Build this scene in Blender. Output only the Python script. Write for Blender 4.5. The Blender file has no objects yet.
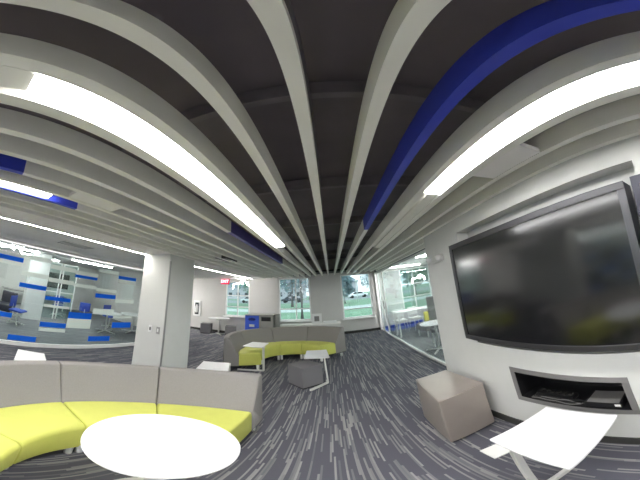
import bpy, bmesh, math, random
from mathutils import Matrix, Vector
random.seed(7)
PI = math.pi
R = math.radians
S = bpy.context.scene
COL = S.collection

# ------------------------------------------------------------------ camera
YAW, PITCH, ROLL = -0.0312657419, 0.226857846, -0.0653160705
cy_, sy_, cp_, sp_ = math.cos(YAW), math.sin(YAW), math.cos(PITCH), math.sin(PITCH)
fwd = Vector((sy_ * cp_, cy_ * cp_, sp_))
r0 = Vector((cy_, -sy_, 0))
u0 = r0.cross(fwd)
right = r0 * math.cos(ROLL) + u0 * math.sin(ROLL)
up = -r0 * math.sin(ROLL) + u0 * math.cos(ROLL)
cam_d = bpy.data.cameras.new('camera')
cam = bpy.data.objects.new('camera', cam_d)
COL.objects.link(cam)
cam.matrix_world = Matrix(((right.x, up.x, -fwd.x, 0), (right.y, up.y, -fwd.y, 0), (right.z, up.z, -fwd.z, 1.8), (0, 0, 0, 1)))
cam_d.type = 'PANO'
for holder in (cam_d, getattr(cam_d, 'cycles', None)):
    try:
        holder.panorama_type = 'EQUIRECTANGULAR'
        holder.latitude_min, holder.latitude_max = -R(60), R(60)
        holder.longitude_min, holder.longitude_max = -R(80), R(80)
    except Exception:
        pass
cam_d.clip_start = 0.02
cam_d.clip_end = 500
S.camera = cam

# ------------------------------------------------------------------ world, exposure
LIGHT_MAIN = 9.0
LIGHT_STRIP = 26.0
LIGHT_ROOMS = 20.0
SKY = .68
S.view_settings.view_transform = 'Standard'
S.view_settings.look = 'None'
S.view_settings.gamma = 1.0
S.view_settings.use_curve_mapping = False
S.view_settings.exposure = 2.1
W = bpy.data.worlds.new('overcast_sky')
S.world = W
W.use_nodes = True
nt = W.node_tree
bg = nt.nodes['Background']
tc = nt.nodes.new('ShaderNodeTexCoord')
nz = nt.nodes.new('ShaderNodeTexNoise'); nz.inputs['Scale'].default_value = 3.0; nz.inputs['Detail'].default_value = 5
rp = nt.nodes.new('ShaderNodeValToRGB')
rp.color_ramp.elements[0].position = .35; rp.color_ramp.elements[0].color = (.62, .67, .78, 1)
rp.color_ramp.elements[1].position = .65; rp.color_ramp.elements[1].color = (.95, .93, .96, 1)
nt.links.new(tc.outputs['Generated'], nz.inputs['Vector'])
nt.links.new(nz.outputs['Fac'], rp.inputs['Fac'])
nt.links.new(rp.outputs['Color'], bg.inputs['Color'])
bg.inputs['Strength'].default_value = SKY
try:
    S.cycles.max_bounces = 10
    S.cycles.transparent_max_bounces = 16
    S.cycles.sample_clamp_indirect = 6
except Exception:
    pass

# ------------------------------------------------------------------ materials
def srgb(r, g, b):
    f = lambda c: (c / 255 / 12.92) if c / 255 <= .04045 else ((c / 255 + .055) / 1.055) ** 2.4
    return (f(r), f(g), f(b), 1)

def mat(name, rgb, rough=.6, metal=0, var=.06, scale=6, bump=0, bscale=60, spec=.5, coat=0):
    m = bpy.data.materials.new(name); m.use_nodes = True
    t = m.node_tree; p = t.nodes['Principled BSDF']
    c = srgb(*rgb)
    tcn = t.nodes.new('ShaderNodeTexCoord')
    n = t.nodes.new('ShaderNodeTexNoise'); n.inputs['Scale'].default_value = scale; n.inputs['Detail'].default_value = 4
    t.links.new(tcn.outputs['Object'], n.inputs['Vector'])
    r_ = t.nodes.new('ShaderNodeValToRGB')
    r_.color_ramp.elements[0].position = .3; r_.color_ramp.elements[1].position = .7
    r_.color_ramp.elements[0].color = tuple(v * (1 - var) for v in c[:3]) + (1,)
    r_.color_ramp.elements[1].color = tuple(min(1, v * (1 + var)) for v in c[:3]) + (1,)
    t.links.new(n.outputs['Fac'], r_.inputs['Fac'])
    t.links.new(r_.outputs['Color'], p.inputs['Base Color'])
    p.inputs['Roughness'].default_value = rough
    p.inputs['Metallic'].default_value = metal
    p.inputs['Specular IOR Level'].default_value = spec
    if coat: p.inputs['Coat Weight'].default_value = coat; p.inputs['Coat Roughness'].default_value = rough * .8
    if bump:
        n2 = t.nodes.new('ShaderNodeTexNoise'); n2.inputs['Scale'].default_value = bscale; n2.inputs['Detail'].default_value = 3
        t.links.new(tcn.outputs['Object'], n2.inputs['Vector'])
        b = t.nodes.new('ShaderNodeBump'); b.inputs['Strength'].default_value = bump; b.inputs['Distance'].default_value = .01
        t.links.new(n2.outputs['Fac'], b.inputs['Height']); t.links.new(b.outputs['Normal'], p.inputs['Normal'])
    return m

def emis(name, rgb, s):
    m = bpy.data.materials.new(name); m.use_nodes = True
    t = m.node_tree; t.nodes.clear()
    o = t.nodes.new('ShaderNodeOutputMaterial'); e = t.nodes.new('ShaderNodeEmission')
    e.inputs['Color'].default_value = srgb(*rgb); e.inputs['Strength'].default_value = s
    t.links.new(e.outputs[0], o.inputs[0])
    return m

def glass(name, tint, refl=.06, rough=.0):
    m = bpy.data.materials.new(name); m.use_nodes = True
    t = m.node_tree; t.nodes.clear()
    o = t.nodes.new('ShaderNodeOutputMaterial'); mx = t.nodes.new('ShaderNodeMixShader')
    tr = t.nodes.new('ShaderNodeBsdfTransparent'); tr.inputs['Color'].default_value = tint + (1,)
    gl = t.nodes.new('ShaderNodeBsdfGlossy'); gl.inputs['Roughness'].default_value = rough
    lw = t.nodes.new('ShaderNodeLayerWeight'); lw.inputs['Blend'].default_value = .25
    mr = t.nodes.new('ShaderNodeMapRange'); mr.inputs['To Min'].default_value = refl; mr.inputs['To Max'].default_value = .5
    t.links.new(lw.outputs['Fresnel'], mr.inputs['Value']); t.links.new(mr.outputs[0], mx.inputs['Fac'])
    t.links.new(tr.outputs[0], mx.inputs[1]); t.links.new(gl.outputs[0], mx.inputs[2]); t.links.new(mx.outputs[0], o.inputs[0])
    return m

def film(name, rgb, alpha):
    m = bpy.data.materials.new(name); m.use_nodes = True
    t = m.node_tree; t.nodes.clear()
    o = t.nodes.new('ShaderNodeOutputMaterial'); mx = t.nodes.new('ShaderNodeMixShader')
    tr = t.nodes.new('ShaderNodeBsdfTransparent')
    ad = t.nodes.new('ShaderNodeMixShader'); ad.inputs['Fac'].default_value = .4
    d = t.nodes.new('ShaderNodeBsdfDiffuse'); d.inputs['Color'].default_value = srgb(*rgb)
    tl = t.nodes.new('ShaderNodeBsdfTranslucent'); tl.inputs['Color'].default_value = srgb(*rgb)
    mx.inputs['Fac'].default_value = alpha
    t.links.new(d.outputs[0], ad.inputs[1]); t.links.new(tl.outputs[0], ad.inputs[2])
    t.links.new(tr.outputs[0], mx.inputs[1]); t.links.new(ad.outputs[0], mx.inputs[2]); t.links.new(mx.outputs[0], o.inputs[0])
    return m

def carpet(name, base, streak, thr=.62, w=.016, L=.42, dark=None):
    m = bpy.data.materials.new(name); m.use_nodes = True
    t = m.node_tree; p = t.nodes['Principled BSDF']; N = t.nodes.new; Lk = t.links.new
    g = N('ShaderNodeNewGeometry'); sx = N('ShaderNodeSeparateXYZ'); Lk(g.outputs['Position'], sx.inputs[0])
    def mth(op, a, b=None):
        n = N('ShaderNodeMath'); n.operation = op
        for i, v in enumerate((a, b)):
            if v is None: continue
            if isinstance(v, (int, float)): n.inputs[i].default_value = v
            else: Lk(v, n.inputs[i])
        return n.outputs[0]
    col = mth('FLOOR', mth('DIVIDE', sx.outputs['X'], w))
    wn = N('ShaderNodeTexWhiteNoise'); wn.noise_dimensions = '1D'; Lk(col, wn.inputs['W'])
    off = mth('MULTIPLY', wn.outputs['Value'], 7.3)
    row = mth('FLOOR', mth('ADD', mth('DIVIDE', sx.outputs['Y'], L), off))
    cmb = N('ShaderNodeCombineXYZ'); Lk(col, cmb.inputs[0]); Lk(row, cmb.inputs[1])
    w2 = N('ShaderNodeTexWhiteNoise'); w2.noise_dimensions = '3D'; Lk(cmb.outputs[0], w2.inputs['Vector'])
    hit = mth('GREATER_THAN', w2.outputs['Value'], thr)
    tone = mth('MULTIPLY', w2.outputs['Value'], hit)
    fac = mth('MULTIPLY', hit, mth('ADD', mth('MULTIPLY', mth('SUBTRACT', w2.outputs['Value'], thr), .8 / (1 - thr)), .2))
    nf = N('ShaderNodeTexNoise'); nf.inputs['Scale'].default_value = 300; nf.inputs['Detail'].default_value = 2
    Lk(g.outputs['Position'], nf.inputs['Vector'])
    mx = N('ShaderNodeMix'); mx.data_type = 'RGBA'
    mx.inputs['A'].default_value = srgb(*base); mx.inputs['B'].default_value = srgb(*streak)
    Lk(fac, mx.inputs['Factor'])
    m2 = N('ShaderNodeMix'); m2.data_type = 'RGBA'; m2.blend_type = 'MULTIPLY'; m2.inputs['Factor'].default_value = .25
    Lk(mx.outputs['Result'], m2.inputs['A']); Lk(nf.outputs['Color'], m2.inputs['B'])
    Lk(m2.outputs['Result'], p.inputs['Base Color'])
    p.inputs['Roughness'].default_value = .95; p.inputs['Specular IOR Level'].default_value = .1
    b = N('ShaderNodeBump'); b.inputs['Strength'].default_value = .3; b.inputs['Distance'].default_value = .004
    Lk(nf.outputs['Fac'], b.inputs['Height']); Lk(b.outputs['Normal'], p.inputs['Normal'])
    return m

M = dict(
    carpet=carpet('streaked_carpet', (98, 98, 107), (160, 158, 157), thr=.66, w=.014, L=.38),
    carpet_side=carpet('side_room_carpet', (128, 130, 134), (160, 162, 164), thr=.7),
    wall=mat('painted_wall', (213, 213, 210), .75, var=.015, bump=.05),
    wall_far=mat('far_wall_paint', (204, 202, 200), .75, var=.015, bump=.05),
    white=mat('white_paint', (238, 238, 237), .5, var=.01),
    soffit=mat('soffit_paint', (238, 236, 232), .8, var=.015),
    baffle=mat('baffle_grey', (236, 235, 227), .6, var=.02),
    blue=mat('blue_laminate', (52, 66, 182), .45, var=.03),
    blue_purple=mat('muted_blue_laminate', (78, 72, 140), .5, var=.03),
    plenum=mat('dark_plenum', (118, 110, 114), .9, var=.15, scale=1.2),
    duct=mat('dark_duct', (124, 118, 121), .6, var=.1),
    dark=mat('dark_groove', (60, 60, 58), .8),
    fabric=mat('grey_woven_fabric', (146, 142, 140), .95, var=.05, scale=90, bump=.25, bscale=500, spec=.15),
    fabric2=mat('charcoal_fabric', (128, 126, 129), .95, var=.06, scale=90, bump=.25, bscale=500, spec=.15),
    lime=mat('lime_vinyl', (206, 208, 104), .5, var=.03, scale=8, bump=.06, bscale=30),
    taupe=mat('metallic_taupe_vinyl', (168, 158, 150), .34, metal=.35, var=.03, bump=.05, bscale=300),
    laminate=mat('white_laminate', (238, 237, 238), .3, var=.01),
    metal=mat('powder_coated_metal', (215, 214, 210), .4, metal=.1, var=.02),
    steel=mat('brushed_steel', (170, 170, 168), .35, metal=.8, var=.04),
    bezel=mat('satin_bezel', (98, 97, 100), .3, metal=.9, var=.02),
    screen=mat('glossy_black_screen', (11, 11, 13), .145, var=.02, spec=.8),
    black=mat('black_plastic', (24, 24, 26), .4, var=.05),
    navy=mat('dark_side', (48, 48, 60), .5, var=.03),
    nook=mat('nook_frame_grey', (126, 124, 123), .5, metal=.2, var=.03),
    binblue=mat('recycling_blue', (58, 92, 205), .45, var=.04),
    bindark=mat('dark_blue_print', (18, 30, 110), .5, var=.02),
    bingrey=mat('bin_grey', (152, 151, 146), .5, var=.03),
    yellow=mat('yellow_fabric', (214, 205, 66), .8, var=.04),
    bluecarpet=mat('blue_base', (62, 88, 180), .8, var=.05),
    grass=mat('lawn', (112, 144, 118), .95, var=.2, scale=.6, bump=.3, bscale=20),
    walk=mat('concrete_walk', (176, 182, 180), .9, var=.05),
    asphalt=mat('asphalt', (132, 138, 140), .9, var=.08),
    bark=mat('bark', (120, 110, 112), .95, var=.2, scale=12),
    leaf=mat('green_leaves', (128, 156, 136), .8, var=.3, scale=2),
    leaf2=mat('bluish_conifer', (128, 148, 158), .8, var=.3, scale=2),
    leaf3=mat('autumn_leaves', (160, 150, 156), .8, var=.3, scale=2),
    brick=mat('pale_brick', (190, 186, 196), .9, var=.1, scale=3),
    roof=mat('roof_shingle', (160, 166, 184), .9, var=.1),
    carpaint=mat('white_car_paint', (232, 234, 238), .2, var=.01, coat=.5),
    cardark=mat('dark_car_paint', (60, 66, 80), .2, var=.02, coat=.5),
    tyre=mat('tyre', (22, 22, 22), .8),
    windark=mat('dark_window', (48, 54, 60), .1),
    red=mat('red_paint', (180, 30, 40), .4),
    picture=mat('grey_print', (120, 118, 118), .6, var=.35, scale=40),
    glass=glass('window_glass', (.86, .97, .95)),
    partition=glass('partition_glass', (.93, .985, .975), .05),
    lit=emis('lit_diffuser', (255, 255, 255), LIGHT_MAIN),
    strip=emis('led_strip', (255, 253, 246), LIGHT_STRIP),
    roomlit=emis('side_room_lamp', (255, 255, 252), LIGHT_ROOMS),
    headline=emis('glass_head_line', (255, 255, 252), .32),
    exitred=emis('exit_red', (255, 235, 240), .9),
    exitface=emis('exit_face', (240, 40, 80), .32),
    bluefilm=film('blue_film', (45, 130, 240), .93),
    frost=film('frosted_film', (240, 246, 240), .72),
)

M['screen'].node_tree.nodes['Principled BSDF'].inputs['IOR'].default_value = 1.62

# ------------------------------------------------------------------ mesh helpers
class MB:
    def __init__(s): s.bm = bmesh.new()
    def box(s, x0, x1, y0, y1, z0, z1, bev=0, seg=2, mtx=None):
        b = bmesh.new()
        bmesh.ops.create_cube(b, size=1)
        for v in b.verts:
            v.co = Vector(((x0 + x1) / 2 + v.co.x * (x1 - x0), (y0 + y1) / 2 + v.co.y * (y1 - y0), (z0 + z1) / 2 + v.co.z * (z1 - z0)))
        if bev:
            bmesh.ops.bevel(b, geom=b.edges[:] + b.verts[:], offset=bev, segments=seg, affect='EDGES', profile=.5)
        return s.merge(b, mtx)
    def prism(s, pts, z0, z1, bev=0, seg=2, mtx=None):
        b = bmesh.new()
        lo = [b.verts.new((p[0], p[1], z0)) for p in pts]; hi = [b.verts.new((p[0], p[1], z1)) for p in pts]
        n = len(pts)
        b.faces.new(lo[::-1]); b.faces.new(hi)
        for i in range(n): b.faces.new((lo[i], lo[(i + 1) % n], hi[(i + 1) % n], hi[i]))
        bmesh.ops.recalc_face_normals(b, faces=b.faces[:])
        if bev: bmesh.ops.bevel(b, geom=b.edges[:] + b.verts[:], offset=bev, segments=seg, affect='EDGES', profile=.5)
        return s.merge(b, mtx)
    def bar(s, a, b_, w, h=None, bev=0):
        a, b_ = Vector(a), Vector(b_); d = b_ - a; L = d.length; h = h or w
        q = d.to_track_quat('Z', 'Y').to_matrix().to_4x4()
        return s.box(-w / 2, w / 2, -h / 2, h / 2, 0, L, bev, 2, Matrix.Translation(a) @ q)
    def tube(s, pts, r, n=10, taper=None):
        b = bmesh.new(); rings = []
        P = [Vector(p) for p in pts]
        for i, p in enumerate(P):
            d = (P[min(i + 1, len(P) - 1)] - P[max(i - 1, 0)]).normalized()
            q = d.to_track_quat('Z', 'Y').to_matrix()
            rr = r if taper is None else r + (taper - r) * i / (len(P) - 1)
            rings.append([b.verts.new(p + q @ Vector((rr * math.cos(2 * PI * k / n), rr * math.sin(2 * PI * k / n), 0))) for k in range(n)])
        for i in range(len(rings) - 1):
            for k in range(n): b.faces.new((rings[i][k], rings[i][(k + 1) % n], rings[i + 1][(k + 1) % n], rings[i + 1][k]))
        b.faces.new(rings[0][::-1]); b.faces.new(rings[-1])
        return s.merge(b)
    def lathe(s, prof, cx=0, cy=0, n=40):
        b = bmesh.new(); rings = []
        for r, z in prof: rings.append([b.verts.new((cx + r * math.cos(2 * PI * k / n), cy + r * math.sin(2 * PI * k / n), z)) for k in range(n)])
        for i in range(len(rings) - 1):
            for k in range(n): b.faces.new((rings[i][k], rings[i][(k + 1) % n], rings[i + 1][(k + 1) % n], rings[i + 1][k]))
        b.faces.new(rings[0][::-1]); b.faces.new(rings[-1])
        bmesh.ops.recalc_face_normals(b, faces=b.faces[:])
        return s.merge(b)
    def quad(s, *p):
        b = bmesh.new(); b.faces.new([b.verts.new(q) for q in p]); return s.merge(b)
    def merge(s, b, mtx=None):
        if mtx is not None: b.transform(mtx)
        me = bpy.data.meshes.new('tmp'); b.to_mesh(me); b.free(); s.bm.from_mesh(me); bpy.data.meshes.remove(me); return s
    def build(s, name, m, parent=None, smooth=False):
        me = bpy.data.meshes.new(name); s.bm.to_mesh(me); s.bm.free()
        me.materials.append(M[m] if isinstance(m, str) else m)
        if smooth:
            for p in me.polygons: p.use_smooth = True
        o = bpy.data.objects.new(name, me); COL.objects.link(o)
        if parent: o.parent = parent
        return o

def tag(o, label, cat, group=None, kind=None):
    o['label'] = label; o['category'] = cat
    if group: o['group'] = group
    if kind: o['kind'] = kind
    return o
def thing(name, label, cat, loc=(0, 0, 0), rz=0, group=None):
    o = bpy.data.objects.new(name, None); COL.objects.link(o)
    o.empty_display_size = .1; o.location = loc; o.rotation_euler = (0, 0, rz)
    return tag(o, label, cat, group)
def struct(mb, name, m, label, cat='wall', parent=None):
    o = mb.build(name, m, parent); o['kind'] = 'structure'; o['label'] = label; o['category'] = cat; return o
def dup(root, loc, rz, label, group=None):
    r = root.copy(); COL.objects.link(r); r.location = loc; r.rotation_euler = (0, 0, rz); r['label'] = label
    if group: r['group'] = group
    for ch in list(root.children):
        c = ch.copy(); COL.objects.link(c); c.parent = r
        for g in list(ch.children):
            d = g.copy(); COL.objects.link(d); d.parent = c
    return r
def spart(mb, name, m, parent):
    return mb.build(name, m, parent)

ZC = 2.39      # underside of the ceiling baffles
YF = 9.4       # far wall
YB = -4.0      # back wall
XW = 1.309     # screen wall
XG = 1.855     # right glass partition
XL = -5.0      # left glass partition

# ------------------------------------------------------------------ structure: floors, walls, ceiling
struct(MB().box(-5.0, XG, YB, YF, -.1, 0).box(-7.6, -5.0, 7.4, YF, -.1, 0), 'floor', 'carpet', 'charcoal carpet with pale dashed streaks', 'floor')
struct(MB().box(-11.5, -5.0, YB, 7.4, -.1, 0), 'floor_left', 'carpet_side', 'grey carpet of the room behind the left glass', 'floor')
struct(MB().box(XG, 6.0, 1.0, YF, -.1, 0), 'floor_right', 'carpet_side', 'grey carpet of the room behind the right glass', 'floor')
struct(MB().box(-11.5, 6.0, YB, YF, ZC + .75, ZC + .85), 'ceiling', 'plenum', 'dark open ceiling above the baffles', 'ceiling')
# drywall soffit on the left, with the LED slot line and dark grooves
sf = MB()
sf.box(-4.38, -2.325, YB, 8.35, ZC, ZC + .12)
sf.box(-5.06, -4.43, YB, 7.4, ZC, ZC + .12).box(-7.6, -4.43, 7.4, 8.35, ZC, ZC + .12)
sf.box(-7.6, -2.2, 8.35, YF, ZC + .15, ZC + .2)
struct(sf, 'ceiling_soffit', 'soffit', 'flat pale ceiling soffit left of the baffles', 'ceiling')
struct(MB().box(-2.325, -2.2, YB, 8.35, ZC + .05, ZC + .1).box(-4.43, -4.38, YB, 8.35, ZC + .05, ZC + .1), 'trim_1', 'dark', 'dark reveal grooves along the soffit', 'trim')
struct(MB().box(-2.2, XG + .1, 8.35, YF, ZC + .15, ZC + .2), 'ceiling_end', 'dark', 'dark ceiling strip above the far windows', 'ceiling')
struct(MB().box(-11.5, -5.06, YB, 7.4, ZC + .1, ZC + .15), 'ceiling_left', 'wall_far', 'pale ceiling of the room behind the left glass', 'ceiling')
struct(MB().box(XG + .05, 6.0, 1.0, YF, ZC + .1, ZC + .15), 'ceiling_right', 'wall', 'pale ceiling of the room behind the right glass', 'ceiling')
# far wall with window holes
WINS = [(-4.5, -3.38, .8, 2.36), (-2.12, -.82, .66, 2.44), (.42, 1.63, .62, 2.44), (2.9, 4.3, .62, 2.44)]
fw = MB(); xs = -7.6
for (a, b, z0, z1) in WINS:
    fw.box(xs, a, YF, YF + .22, 0, ZC + .8); fw.box(a, b, YF, YF + .22, 0, z0); fw.box(a, b, YF, YF + .22, z1, ZC + .8); xs = b
fw.box(xs, 6.0, YF, YF + .22, 0, ZC + .8)
struct(fw, 'wall_far', 'wall_far', 'grey far wall with the windows', 'wall')
struct(MB().box(-11.7, 6.2, YB - .2, YB, 0, ZC + .8), 'wall_back', 'wall', 'pale wall behind the viewer')
struct(MB().box(-7.8, -7.6, 7.4, YF + .2, 0, ZC + .8).box(-7.6, -5.0, 7.3, 7.4, 0, ZC + .8).box(-5.12, -5.0, 4.95, 7.3, 0, ZC + .8), 'wall_left', 'wall', 'pale wall left of the seating area')
struct(MB().box(-11.7, -11.5, YB, 7.4, 0, ZC + .8).box(-11.5, -7.6, 7.3, 7.5, 0, ZC + .8), 'wall_left_room', 'wall_far', 'pale walls of the room behind the left glass')
struct(MB().box(6.0, 6.2, YB, YF, 0, ZC + .8).box(XG + .1, 6, 1.0, 1.1, 0, ZC + .8), 'wall_right_room', 'wall', 'pale walls of the room behind the right glass')
struct(MB().box(XG + .1, 5.9, 8.75, YF - .02, 0, .006), 'floor_stripe', 'bluecarpet', 'blue carpet stripe along the far wall of the right room', 'floor')
bb = MB().box(-7.6, XG - .03, YF - .012, YF, 0, .1)
struct(bb, 'baseboard_far', 'dark', 'dark baseboard along the far wall', 'baseboard')
struct(MB().box(XG + .07, 5.9, YF - .02, YF, 0, .12), 'baseboard_right_room', 'bluecarpet', 'blue baseboard in the right room', 'baseboard')
# screen wall with recess and nook
REC = (.22, 2.02, 1.045, 2.245, .14); NK = (.65, 1.58, .485, .785, .34)
y0w, y1w = YB, 2.87
ys = [y0w, REC[0], NK[0], NK[1], REC[1], y1w]; zs = [0, NK[2], NK[3], REC[2], REC[3], ZC + .8]
rw = MB()
for i in range(5):
    for j in range(5):
        ya, yb, za, zb = ys[i], ys[i + 1], zs[j], zs[j + 1]
        if i in (1, 2, 3) and j == 3: continue
        if i == 2 and j == 1: continue
        rw.quad((XW, ya, za), (XW, ya, zb), (XW, yb, zb), (XW, yb, za))
for (a, b, c, d, dp) in (REC,):
    x2 = XW + dp
    rw.quad((x2, a, c), (x2, a, d), (x2, b, d), (x2, b, c)); rw.quad((XW, a, d), (XW, b, d), (x2, b, d), (x2, a, d)); rw.quad((XW, a, c), (x2, a, c), (x2, b, c), (XW, b, c))
    rw.quad((XW, a, c), (XW, a, d), (x2, a, d), (x2, a, c)); rw.quad((XW, b, c), (x2, b, c), (x2, b, d), (XW, b, d))
XE = XG + .1
rw.quad((XW, y1w, 0), (XW, y1w, ZC + .8), (XE, y1w, ZC + .8), (XE, y1w, 0))
rw.quad((XE, y1w, 0), (XE, y1w, ZC + .8), (XE, y0w, ZC + .8), (XE, y0w, 0))
struct(rw, 'wall_right', 'wall', 'pale wall that carries the large screen')
struct(MB().box(XW - .012, XW, y0w, 2.87, 0, .1), 'baseboard_right', 'dark', 'dark baseboard under the large screen', 'baseboard')
# square column on the left
struct(MB().box(-2.96, -2.36, 2.84, 3.55, 0, ZC), 'wall_column', 'wall', 'square pale column by the left glass partition')
struct(MB().box(-2.363, -2.345, 2.83, 2.86, .0, ZC - .12, .002).box(-2.363, -2.35, 2.95, 3.0, 0, .35), 'trim_2', 'steel', 'metal corner guard on the column', 'trim')
# upper dark wall above right glass
struct(MB().box(XG, XG + .05, 2.87, YF, ZC + .02, ZC + .8), 'wall_right_upper', 'navy', 'dark strip above the right glass partition')

# windows on the far wall
def window(n, a, b, z0, z1, vs, hs, fr='white'):
    f = MB(); t = .05; y0, y1 = YF + .02, YF + .12
    f.box(a, a + t, y0, y1, z0, z1).box(b - t, b, y0, y1, z0, z1).box(a, b, y0, y1, z0, z0 + t).box(a, b, y0, y1, z1 - t, z1)
    for v in vs: f.box(v - .022, v + .022, y0 + .02, y1 - .03, z0, z1)
    for h in hs: f.box(a, b, y0 + .02, y1 - .03, h - .022, h + .022)
    e = struct(f, 'window_%d' % n, fr, 'window frame', 'window')
    MB().box(a + t, b - t, YF + .075, YF + .08, z0 + t, z1 - t).build('pane', 'glass', e)
    MB().box(a - .05, b + .05, YF - .12, YF + .03, z0 - .045, z0 + .005, .006).build('window_sill', 'white', e)
    return e
w = window(1, *WINS[0], [-3.93], [1.22, 1.72]); w['label'] = 'white gridded window beside the exit sign'
w = window(2, *WINS[1], [-1.42], [1.15]); w['label'] = 'tall window behind the recycling bins'
w = window(3, *WINS[2], [], [1.0]); w['label'] = 'tall window without muntins, right on the far wall'
w = window(4, *WINS[3], [3.5], [1.2, 1.75]); w['label'] = 'window seen through the right glass partition'

# right glass partition
gp = struct(MB().box(XG, XG + .05, 2.87, YF, 0, .05).box(XG, XG + .05, 2.87, YF, ZC - .04, ZC + .02)
            .box(XG - .005, XG + .055, 8.95, 9.02, .05, ZC - .04).box(XG - .005, XG + .055, 8.1, 8.16, .05, ZC - .04)
            .box(XG - .03, XG + .08, 9.3, YF, 0, ZC), 'wall_right_glass', 'white', 'white framed glass partition right of the walkway', 'glass partition')
MB().box(XG + .02, XG + .03, 2.87, 8.1, .05, ZC - .04).box(XG + .02, XG + .03, 8.16, 8.95, .05, ZC - .04).build('pane', 'partition', gp)
MB().box(XG - .04, XG - .02, 8.22, 8.26, .95, 1.25, .006).box(XG - .03, XG + .02, 8.23, 8.25, 1.0, 1.02).build('door_handle', 'black', gp)

# left glass partition
gl = MB().box(XL - .04, XL + .02, YB, 4.95, 0, .09).box(XL - .03, XL + .04, YB, 4.95, 2.285, 2.34)
struct(MB().box(XL - .05, XL + .03, YB, 4.95, 2.34, ZC + .12), 'trim_3', 'wall_far', 'grey header above the left glass', 'trim')
lp = struct(gl, 'wall_left_glass', 'white', 'glass partition with blue and frosted stripes', 'glass partition')
MB().box(XL - .015, XL - .005, YB, 4.95, .09, 2.3).build('pane', 'partition', lp)
mods = [1.26 + .66 * k for k in range(-4, 6)]   # module edges
blue_pat = {0: [(1.93, 2.03), (.65, .76)], 1: [(1.39, 1.49), (.12, .25)], 2: [(1.19, 1.28), (.53, .65)], 3: [(1.83, 1.90), (.80, .96)],
            4: [(1.39, 1.50), (.20, .34)], 5: [(1.96, 2.05), (.58, .74)]}
fr_pat = {0: [(1.84, 1.93)], 1: [(2.04, 2.14), (1.66, 1.76)], 2: [(1.93, 2.03), (1.62, 1.72), (1.02, 1.08), (.42, .50)], 3: [(1.91, 2.0), (1.6, 1.68), (.55, .8)],
          4: [(2.06, 2.15), (1.56, 1.64), (.95, 1.1)], 5: [(1.85, 1.95), (1.3, 1.4), (.86, .92)]}
for j in range(-4, 6):
    ya = .6 + .66 * j; k = j % 6
    for (a, b) in blue_pat[k]: MB().box(XL + .0, XL + .004, ya, ya + .645, a, b).build('blue_stripe', 'bluefilm', lp)
    for (a, b) in fr_pat[k]: MB().box(XL + .0, XL + .003, ya, ya + .655, a, b).build('frosted_stripe', 'frost', lp)

# ------------------------------------------------------------------ ceiling baffles
BW, BH = .045, .115
names_l = ['first', 'second', 'third', 'fourth', 'fifth', 'sixth', 'seventh', 'eighth', 'ninth', 'tenth', 'eleventh', 'twelfth']
def baffle(x, y0, y1, label, blues=(), w=BW):
    segs = []; p = y0
    for (a, b, m_) in blues:
        if a > p: segs.append((p, a))
        p = b
    if p < y1: segs.append((p, y1))
    mb = MB()
    a, b = segs[0]; mb.box(x - w / 2, x + w / 2, a, b, ZC, ZC + BH)
    o = mb.build('ceiling_baffle', 'baffle')
    tag(o, label, 'ceiling baffle', 'long ceiling baffles')
    for a, b in segs[1:]: MB().box(x - w / 2, x + w / 2, a, b, ZC, ZC + BH).build('grey_section', 'baffle', o)
    for a, b, m_ in blues:
        c = MB().box(x - w / 2, x + w / 2, a, b, ZC, ZC + BH).build('blue_section', m_, o); c['label'] = 'blue section'
    return o
B0, B1 = YB, 8.35
baffle(-.045, B0, B1, 'long grey ceiling baffle running almost overhead, middle of the ceiling')
baffle(.184, B0, B1, 'grey ceiling baffle just right of the overhead one, left of the blue baffle')
baffle(.406, B0, B1, 'ceiling baffle with the long bright blue length over the dark ceiling', [(B0, 2.24, 'blue')])
baffle(.634, B0, B1, 'grey ceiling baffle between the blue one and the right strip light')
baffle(.838, B0, B1, 'grey ceiling baffle along the outer edge of the right strip light', w=.062)
baffle(1.071, B0, B1, 'grey ceiling baffle above the screen, second from the screen wall')
baffle(1.283, B0, B1, 'grey ceiling baffle lying against the top of the screen wall', w=.044)
baffle(1.5, 2.95, B1, 'short grey baffle beyond the corner of the screen wall')
baffle(1.72, 2.95, B1, 'short grey baffle next to the right glass partition')
baffle(-.27, B0, B1, 'grey ceiling baffle first left of the overhead one')
baffle(-.497, B0, B1, 'grey ceiling baffle along the inner edge of the left strip light', w=.052)
baffle(-.695, B0, B1, 'grey ceiling baffle along the outer edge of the left strip light', w=.06)
baffle(-.92, B0, B1, 'second grey ceiling baffle outside the left strip light', [(1.95, 4.4, 'blue_purple')])
baffle(-1.137, B0, B1, 'third grey ceiling baffle outside the left strip light')
baffle(-1.357, B0, B1, 'fourth baffle outside the left strip light, blue at its near end', [(B0, .22, 'blue')])
baffle(-1.558, B0, B1, 'fifth grey ceiling baffle outside the left strip light')
baffle(-1.752, B0, B1, 'sixth baffle outside the left strip light, long blue near length', [(B0, .80, 'blue')])
baffle(-1.947, B0, B1, 'seventh grey ceiling baffle outside the left strip light')
baffle(-2.16, B0, B1, 'last grey ceiling baffle next to the flat soffit')
# dark plenum details
for i, (x, z, r_, lab) in enumerate([(-.05, 2.86, .03, 'dark conduit above the overhead baffle'), (.3, 2.95, .022, 'dark conduit above the blue baffle')]):
    tag(MB().tube([(x, YB, z), (x, B1, z)], r_, 8).build('ceiling_conduit', 'duct', smooth=True), lab, 'conduit')
for i, y in enumerate((1.0, 2.4, 3.9, 5.6, 7.2)):
    tag(MB().box(-2.2, 1.85, y, y + .05, 2.98, 3.1).build('ceiling_joist', 'duct'), 'dark cross joist above the baffles, number %s from the viewer' % ['one', 'two', 'three', 'four', 'five'][i], 'joist', 'dark joists above the baffles')

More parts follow.
